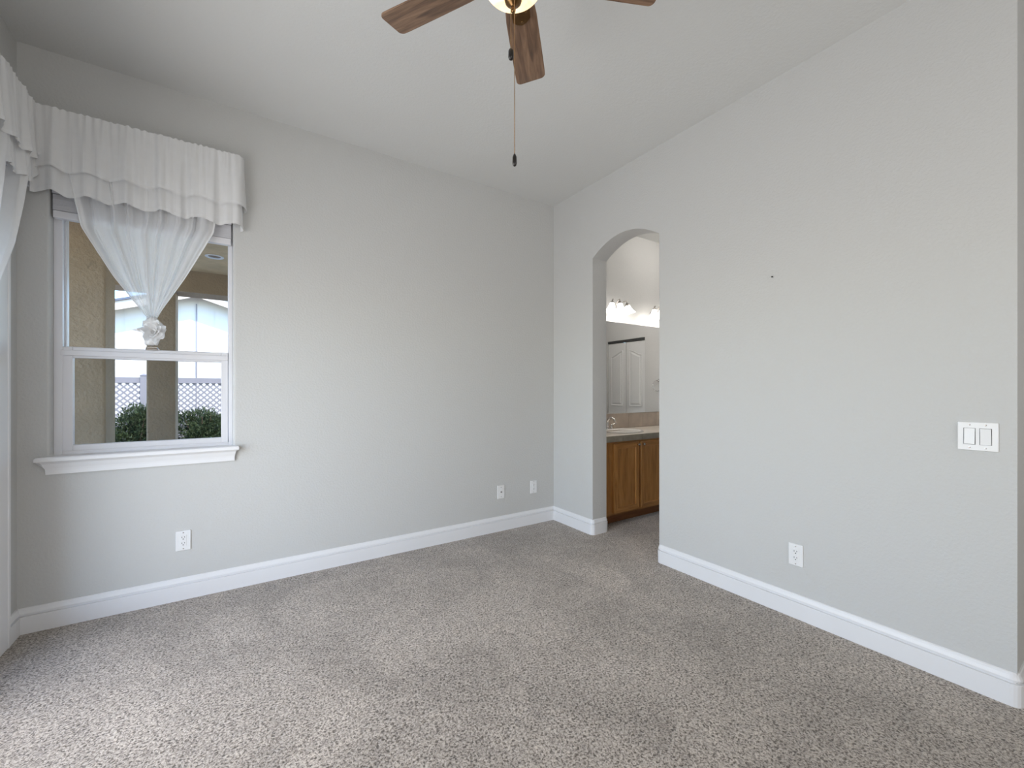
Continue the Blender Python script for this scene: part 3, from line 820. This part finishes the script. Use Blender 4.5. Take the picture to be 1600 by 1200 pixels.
# sinks
def sink(cx_, label):
    t = thing('bathroom_sink', (cx_, SY, .834), label, 'sink')
    bm = bmesh.new(); prof = [(1.0, .836), (1.0, .842), (.97, .8465), (.90, .8455), (.86, .838), (.82, .80), (.70, .755), (.45, .728), (.12, .722), (.10, .721)]
    n = 56; rings = []
    for k, z in prof: rings.append([bm.verts.new((cx_+.245*k*math.cos(2*PI*i/n), SY+.190*k*math.sin(2*PI*i/n), z)) for i in range(n)])
    for a, b_ in zip(rings, rings[1:]):
        for i in range(n): bm.faces.new((a[i], a[(i+1) % n], b_[(i+1) % n], b_[i]))
    bm.faces.new(rings[-1])
    obj('basin', bm, M['porcelain'], t, smooth=True, recalc=False)
    obj('drain', lathe(bmesh.new(), [(.024, .722), (.024, .7245), (.012, .725)], (cx_, SY, 0), 20), M['chrome'], t)
    return t
def faucet(cx_, label):
    cy_ = .032
    t = thing('faucet', (cx_, cy_, .834), label, 'faucet')
    bm = bmesh.new(); prism(bm, [(cx_+.075*math.copysign(abs(math.cos(a))**.6, math.cos(a)), cy_+.024*math.sin(a)) for a in [2*PI*i/28 for i in range(28)]], 'z', .8348, .846)
    obj('base_plate', bm, M['chrome'], t, bev=.003)
    pts = []; rad = []
    for i in range(15):
        a = PI*i/14*.92; pts.append((cx_, cy_-.055+.055*math.cos(a), .915+.050*math.sin(a))); rad.append(.0105-.003*i/14)
    pts = [(cx_, cy_, .845), (cx_, cy_, .88)]+pts; rad = [.014, .012]+rad
    obj('spout', tube(bmesh.new(), pts, rad, 14), M['chrome'], t, smooth=True)
    for s in (-1, 1):
        hx = cx_+s*.058
        h = obj('valve', lathe(bmesh.new(), [(.016, .845), (.014, .86), (.011, .875), (.012, .882), (.006, .888)], (hx, cy_, 0), 20), M['chrome'], t, smooth=True)
        bm = bmesh.new(); tube(bm, [(hx, cy_, .88), (hx+s*.03, cy_-.010, .893), (hx+s*.058, cy_-.018, .897)], [.0055, .0048, .0062], 10)
        obj('lever', bm, M['chrome'], h, smooth=True)
    return t
sink(SX[0], 'cream oval basin set into the bathroom countertop seen through the archway')
faucet(SX[0]+.03, 'chrome faucet with curved spout standing behind the oval basin')

mr = obj('wall_mirror', box(VX0+.002, 2.33, .0830, .0888, 1.002, 2.025), M['mirror'])
tag(mr, 'frameless mirror above the beige backsplash', 'mirror')

# vanity lights
def bell(bm, c, axis, s=1.0):
    prof = [(.020, 0), (.027, .012), (.034, .035), (.040, .060), (.050, .085), (.066, .108), (.070, .112)]
    lathe(bm, [(r*s, h*s) for r, h in prof] + [(r*s*.93, h*s-.001) for r, h in prof[::-1]], c, 28, axis, cap=False,
          wob=lambda t, h: .05*math.sin(8*t)*max(0, h/.11)**2)
def vanity_light(cx_, label):
    cz = 2.165; cy_ = .085
    t = thing('vanity_light', (cx_, cy_, cz), label, 'wall light', 'three-shade vanity lights')
    obj('back_plate', lathe(bmesh.new(), [(.052, 0), (.052, .008), (.040, .016), (.016, .022)], (cx_, .0895, cz), 36, (0, -1, 0)), M['nickel'], t, smooth=True)
    for s in (-1, 0, 1):
        ex = cx_+s*.115; ey = cy_-.115; ez = cz+.060-(abs(s)*.012)
        pts = [(cx_+s*.02, cy_-.02, cz), (cx_+s*.05, cy_-.06, cz+.03), (cx_+s*.09, cy_-.09, cz+.075), (ex-s*.010, ey, ez+.030), (ex, ey, ez+.008)]
        if s == 0: pts = [(cx_, cy_-.02, cz), (cx_, cy_-.06, cz+.04), (cx_, cy_-.09, cz+.085), (cx_, ey, ez+.03), (cx_, ey, ez+.008)]
        arm = obj('arm', tube(bmesh.new(), pts, .0055, 10), M['nickel'], t, smooth=True)
        ax = Vector((s*.30, -.12, -1)).normalized()
        obj('socket_cup', lathe(bmesh.new(), [(.008, -.012), (.020, 0), (.024, .010), (.024, .018)], (ex, ey, ez), 20, ax), M['nickel'], arm, smooth=True)
        bm = bmesh.new(); bell(bm, Vector((ex, ey, ez))+ax*.008, ax, .92)
        obj('glass_shade', bm, M['shade'], arm, smooth=True)
        q = Vector((ex, ey, ez))+ax*.13
        lamp('vanity_bulb', 'POINT', q, 1.5, (1, .95, .89), radius=.03)
    return t
vanity_light(.90, 'three-shade frosted glass light above the mirror, nearer the left jamb of the archway')
vanity_light(1.60, 'frosted glass vanity light half hidden by the right edge of the archway')

# towel ring on the bathroom's far wall (seen in the mirror)
tr_ = thing('towel_ring', (XR, -.44, 1.33), 'small chrome towel ring reflected at the right edge of the mirror', 'towel ring')
obj('mount', lathe(bmesh.new(), [(.022, 0), (.020, .01), (.010, .014), (.008, .045)], (XR, -.44, 1.40), 20, (-1, 0, 0)), M['chrome'], tr_, smooth=True)
bm = bmesh.new(); tube(bm, [(XR-.042, -.44+.075*math.sin(2*PI*i/40), 1.325+.075*math.cos(2*PI*i/40)) for i in range(41)], .004, 8, cap=False)
obj('ring', bm, M['chrome'], tr_, smooth=True)

# bifold closet doors
d2 = thing('door_2', (XR, (CD0+CD1)/2, 0), kind='structure')
obj('track_shade', box(XR+.012, XR+.045, CD1, CD0, 2.005, CZ), M['slot'], d2)  # track coloured near black, standing in for the shadow above the leaves
ymc = (CD0+CD1)/2
for i, (ya, yb) in enumerate(((CD0-.004, ymc+.004), (ymc-.004, CD1+.004))):
    lf = obj('door_leaf', box(XR+.02, XR+.05, yb, ya, .015, 1.998), M['doorw'], d2, bev=.003)
    w_ = ya-yb; e = .058
    def rise(y):           # the pair of leaves shares one arch that peaks at the seam
        k = abs(y-ymc)/(.37-e); k = min(1, max(0, (k-.12)/.88)); return 1.885-.085*(.5-.5*math.cos(PI*k))
    for (z0, z1, arched) in ((1.015, 1.885, True), (.12, .90, False)):
        def ring(inset, dx):
            pts = []; a_, b_ = ya-e-inset, yb+e+inset
            pts += [(a_, z0+inset), (b_, z0+inset)]
            for k in range(17):
                y = b_+(a_-b_)*k/16; pts.append((y, (rise(y) if arched else z1)-inset))
            return [(XR+.02-dx, y, z) for y, z in pts]
        bm = bmesh.new(); rs = []
        for inset, dx in ((0, -.001), (.003, .009), (.010, .010), (.022, .0005), (.032, .0005), (.050, .008)):
            rs.append([bm.verts.new(p) for p in ring(inset, dx)])
        for a_, b_ in zip(rs, rs[1:]):
            n = len(a_)
            for k in range(n): bm.faces.new((a_[k], a_[(k+1) % n], b_[(k+1) % n], b_[k]))
        bm.faces.new(rs[-1])
        obj('raised_panel', bm, M['doorw'], lf, recalc=True)
    if i == 0:
        obj('knob', lathe(bmesh.new(), [(.006, 0), (.006, .012), (.015, .02), (.013, .028), (.004, .031)], (XR+.02, yb+.06, .80), 18, (-1, 0, 0)), M['nickel'], lf, smooth=True)

# ------------------------------------------------------------------ outdoors
GZ = -.10
bm = bmesh.new(); N_ = 40
g = [[bm.verts.new((-30+60*i/N_, 5.6+24*j/24, GZ-.02+.03*math.sin(i*1.7+j*2.3))) for j in range(25)] for i in range(N_+1)]
for i in range(N_):
    for j in range(24): bm.faces.new((g[i][j], g[i+1][j], g[i+1][j+1], g[i][j+1]))
obj('ground', bm, M['dirt'], kind='structure', smooth=True)
obj('patio_slab', box(-10, 6, .17, 5.8, GZ-.12, GZ), M['concrete'], kind='structure')
obj('patio_slab', box(-10, XL-.17, -8, .17, GZ-.12, GZ), M['concrete'], kind='structure')
# exterior stucco and roof over the rooms and the patio
bm = bmesh.new(); bx(bm, -5.3, 4, .17, 4.05, 2.76, 3.0); bx(bm, -5.3, XL-.17, -5, .17, 2.76, 3.0)
obj('patio_ceiling', bm, M['patio_ceiling'], kind='structure')
obj('patio_beam', box(-5.3, 4, 3.40, 3.78, 2.49, 2.76), M['stucco'], kind='structure')
obj('roof_slab', box(-5.4, 4.1, -6, 4.15, H+.16, H+.4), M['shingle'], kind='structure')
def column(x0, x1, y0, y1, ztop, label):
    t = thing('patio_column', ((x0+x1)/2, (y0+y1)/2, GZ), label, 'column', 'tan stucco patio columns')
    obj('shaft', box(x0, x1, y0, y1, GZ, ztop), M['stucco'], t, bev=.02, bseg=3)
    obj('plinth', box(x0-.03, x1+.03, y0-.03, y1+.03, GZ, GZ+.3), M['stucco'], t, bev=.015)
column(-4.02, -3.588, 2.0, 2.38, 2.759, 'wide tan stucco patio column filling the left side of the window')
column(-3.500, -3.224, 3.42, 3.72, 2.49, 'narrower tan stucco patio column in the middle of the window view')
rl = thing('recessed_light', (-2.80, 2.55, 2.76), 'round recessed light in the tan patio ceiling at upper right of the window', 'ceiling light')
obj('trim_ring', lathe(bmesh.new(), [(.062, 2.762), (.088, 2.760), (.090, 2.754), (.084, 2.750), (.066, 2.752), (.060, 2.762)], (-2.80, 2.55, 0), 36, cap=False), M['trim'], rl, smooth=True)
obj('reflector', lathe(bmesh.new(), [(.06, 2.7585), (.02, 2.7575)], (-2.80, 2.55, 0), 30), M['nickel'], rl)

# neighbour house: gable end faces us
HY = 12.0; px, pz = -3.56, 4.24; sl = .325
nh = thing('neighbor_house', (px, HY+.5, GZ), 'white gabled house beyond the lattice fence, seen through the window', 'house')
HWd = 4.6
bm = bmesh.new(); prism(bm, [(px-HWd, GZ), (px+HWd, GZ), (px+HWd, pz-.12-HWd*sl), (px, pz-.12), (px-HWd, pz-.12-HWd*sl)], 'y', HY+.45, HY+8)
wl_ = obj('house_wall', bm, M['siding'], nh)
bm = bmesh.new()
for s in (-1, 1):
    x1 = px+s*(HWd+.5); z1 = pz-(HWd+.5)*sl
    prism(bm, [(px, pz-.06), (x1, z1-.06), (x1, z1-.16), (px, pz-.16)] , 'y', HY+.05, HY+8.3)
obj('soffit', bm, M['siding'], nh)
bm = bmesh.new()
for s in (-1, 1):
    x1 = px+s*(HWd+.5); z1 = pz-(HWd+.5)*sl
    prism(bm, [(px, pz), (x1, z1), (x1, z1-.26), (px, pz-.26)], 'y', HY, HY+.05)
obj('rake_board', bm, M['fascia'], nh)
bm = bmesh.new()
for s in (-1, 1):
    x1 = px+s*(HWd+.55); z1 = pz-(HWd+.55)*sl
    prism(bm, [(px, pz+.03), (x1, z1+.03), (x1, z1-.03), (px, pz-.03)], 'y', HY-.05, HY+8.3)
obj('roof', bm, M['shingle'], nh)
bm = bmesh.new()
for k in range(-11, 12):
    x = px+k*.406
    bx(bm, x-.006, x+.006, HY+.438, HY+.451, GZ, pz-.14-abs(x-px)*sl)
obj('siding_batten', bm, M['siding'], nh)
obj('corner_trim', box(px-.04, px-.015, HY+.42, HY+.451, GZ, pz-.4), M['vinylf'], nh)

# lattice fence
FY = 8.5
fe = thing('lattice_fence', (-3.8, FY, GZ), 'grey vinyl privacy fence with diagonal lattice top behind the shrubs', 'fence')
ftop = 1.535
posts = []
p0 = -4.227
for k in range(-3, 5): posts.append(p0+k*2.4)
for x in posts:
    p = obj('post', box(x-.06, x+.06, FY-.05, FY+.07, GZ, ftop+.04), M['vinylf'], fe, bev=.004)
    bm = bmesh.new(); v = [bm.verts.new(q) for q in ((x-.07, FY-.06, ftop+.04), (x+.07, FY-.06, ftop+.04), (x+.07, FY+.08, ftop+.04), (x-.07, FY+.08, ftop+.04), (x, FY+.01, ftop+.085))]
    bm.faces.new(v[:4]); [bm.faces.new((v[i], v[(i+1) % 4], v[4])) for i in range(4)]
    obj('post_cap', bm, M['vinylf'], p)
for a, b_ in zip(posts, posts[1:]):
    x0, x1 = a+.06, b_-.06
    obj('top_rail', box(x0, x1, FY-.02, FY+.04, ftop-.12, ftop), M['vinylf'], fe, bev=.003)
    obj('mid_rail', box(x0, x1, FY-.02, FY+.04, .48, .57), M['vinylf'], fe, bev=.003)
    bm = bmesh.new(); 
    k = x0
    while k < x1-.02:
        bx(bm, k+.003, min(k+.147, x1), FY, FY+.02, GZ+.02, .49); k += .15
    obj('board_panel', bm, M['vinylf'], fe)
    bm = bmesh.new(); za, zb_ = .56, ftop-.115; hgt = zb_-za; P = .117; wst = .017
    for side in (0, 1):
        k = -hgt
        while k < (x1-x0):
            # slat from (x0+k, za) going up 45 degrees to (x0+k+hgt, zb), clipped to the bay
            s0 = max(0, -k); s1 = min(hgt, (x1-x0)-k)
            if s1 > s0+.01:
                q = []
                for s_, sg in ((s0, -1), (s1, -1), (s1, 1), (s0, 1)):
                    u = k+s_; z = za+s_
                    q.append((u+sg*-.707*wst*.9, z+sg*.707*wst*.9))
                X_ = (lambda u: x0+u) if side == 0 else (lambda u: x1-u)
                y_ = FY+.004+side*.007
                A_ = [bm.verts.new((X_(u), y_, z)) for u, z in q]; B_ = [bm.verts.new((X_(u), y_+.006, z)) for u, z in q]
                bm.faces.new(A_); bm.faces.new(B_)
                for i in range(4): bm.faces.new((A_[i], A_[(i+1) % 4], B_[(i+1) % 4], B_[i]))
            k += P
    obj('lattice_panel', bm, M['vinylf'], fe)

# shrubs
def shrub(nm, c, r, h, seed, label, m):
    rnd = random.Random(seed)
    t = thing(nm, (c[0], c[1], GZ), label, 'shrub', 'evergreen shrubs along the fence')
    bm = bmesh.new()
    for k in range(5):
        a = rnd.uniform(0, 6.28); tube(bm, [(c[0], c[1], GZ-.02), (c[0]+.3*r*math.cos(a), c[1]+.3*r*math.sin(a), GZ+h*.35), (c[0]+.55*r*math.cos(a), c[1]+.55*r*math.sin(a), GZ+h*.7)], [.03, .02, .008], 6)
    obj('stem', bm, M['bark'], t)
    bm = bmesh.new()
    lobes = [(rnd.uniform(-.55, .55)*r, rnd.uniform(-.5, .5)*r, rnd.uniform(.25, .72)*h, rnd.uniform(.35, .55)*r) for _ in range(13)]
    lobes.append((0, 0, .45*h, .8*r))
    for i in range(9000):
        lx, ly, lz, lr = rnd.choice(lobes)
        d = Vector((rnd.gauss(0, 1), rnd.gauss(0, 1), rnd.gauss(0, 1))).normalized()
        q = Vector((c[0]+lx, c[1]+ly, GZ+lz))+Vector((d.x, d.y, d.z*1.15))*lr*rnd.uniform(.6, 1.08)
        if q.z < GZ+.03: q.z = GZ+.03+rnd.random()*.1
        up = (d+Vector((0, 0, .9))+Vector((rnd.gauss(0, .5), rnd.gauss(0, .5), rnd.gauss(0, .4)))).normalized()
        sd_ = up.orthogonal().normalized(); sd_ = (Matrix.Rotation(rnd.uniform(0, 6.28), 3, up) @ sd_)
        L_ = rnd.uniform(.035, .075); W_ = L_*.28
        a_ = bm.verts.new(q-sd_*W_); b2 = bm.verts.new(q+up*L_*.5); c2 = bm.verts.new(q+sd_*W_); d2_ = bm.verts.new(q+up*L_)
        bm.faces.new((a_, c2, d2_)) if False else bm.faces.new((a_, b2, c2)); bm.faces.new((a_, d2_, b2)); 
    return obj('foliage', bm, m, t, recalc=False), t
shrub('evergreen_shrub', (-3.18, 7.35), .52, 1.22, 1, 'dark green bushy shrub before the lattice, right of the middle column', M['leaf'])
shrub('evergreen_shrub', (-4.16, 7.3), .44, 1.15, 2, 'dark green shrub showing between the two patio columns', M['leaf'])
bm = bmesh.new(); rnd = random.Random(9)
for i in range(9000):
    x = rnd.uniform(-5.6, -1.6); y = rnd.uniform(6.0, 7.6); h_ = rnd.uniform(.10, .42)
    a = rnd.uniform(0, 6.28); q = Vector((x, y, GZ-.02)); s_ = Vector((math.cos(a), math.sin(a), 0))*rnd.uniform(.012, .03)
    l_ = Vector((rnd.gauss(0, .08), rnd.gauss(0, .08), h_))
    bm.faces.new((bm.verts.new(q-s_+l_*.4), bm.verts.new(q+s_+l_*.4), bm.verts.new(q+l_)))
    bm.faces.new((bm.verts.new(q-s_*.3), bm.verts.new(q+s_*.3), bm.verts.new(q+l_*.6)))
gc = obj('ground_cover', bm, M['leaf2'], recalc=False, kind='stuff')
tag(gc, 'low yellow-green ground cover growing below the shrubs', 'plants')
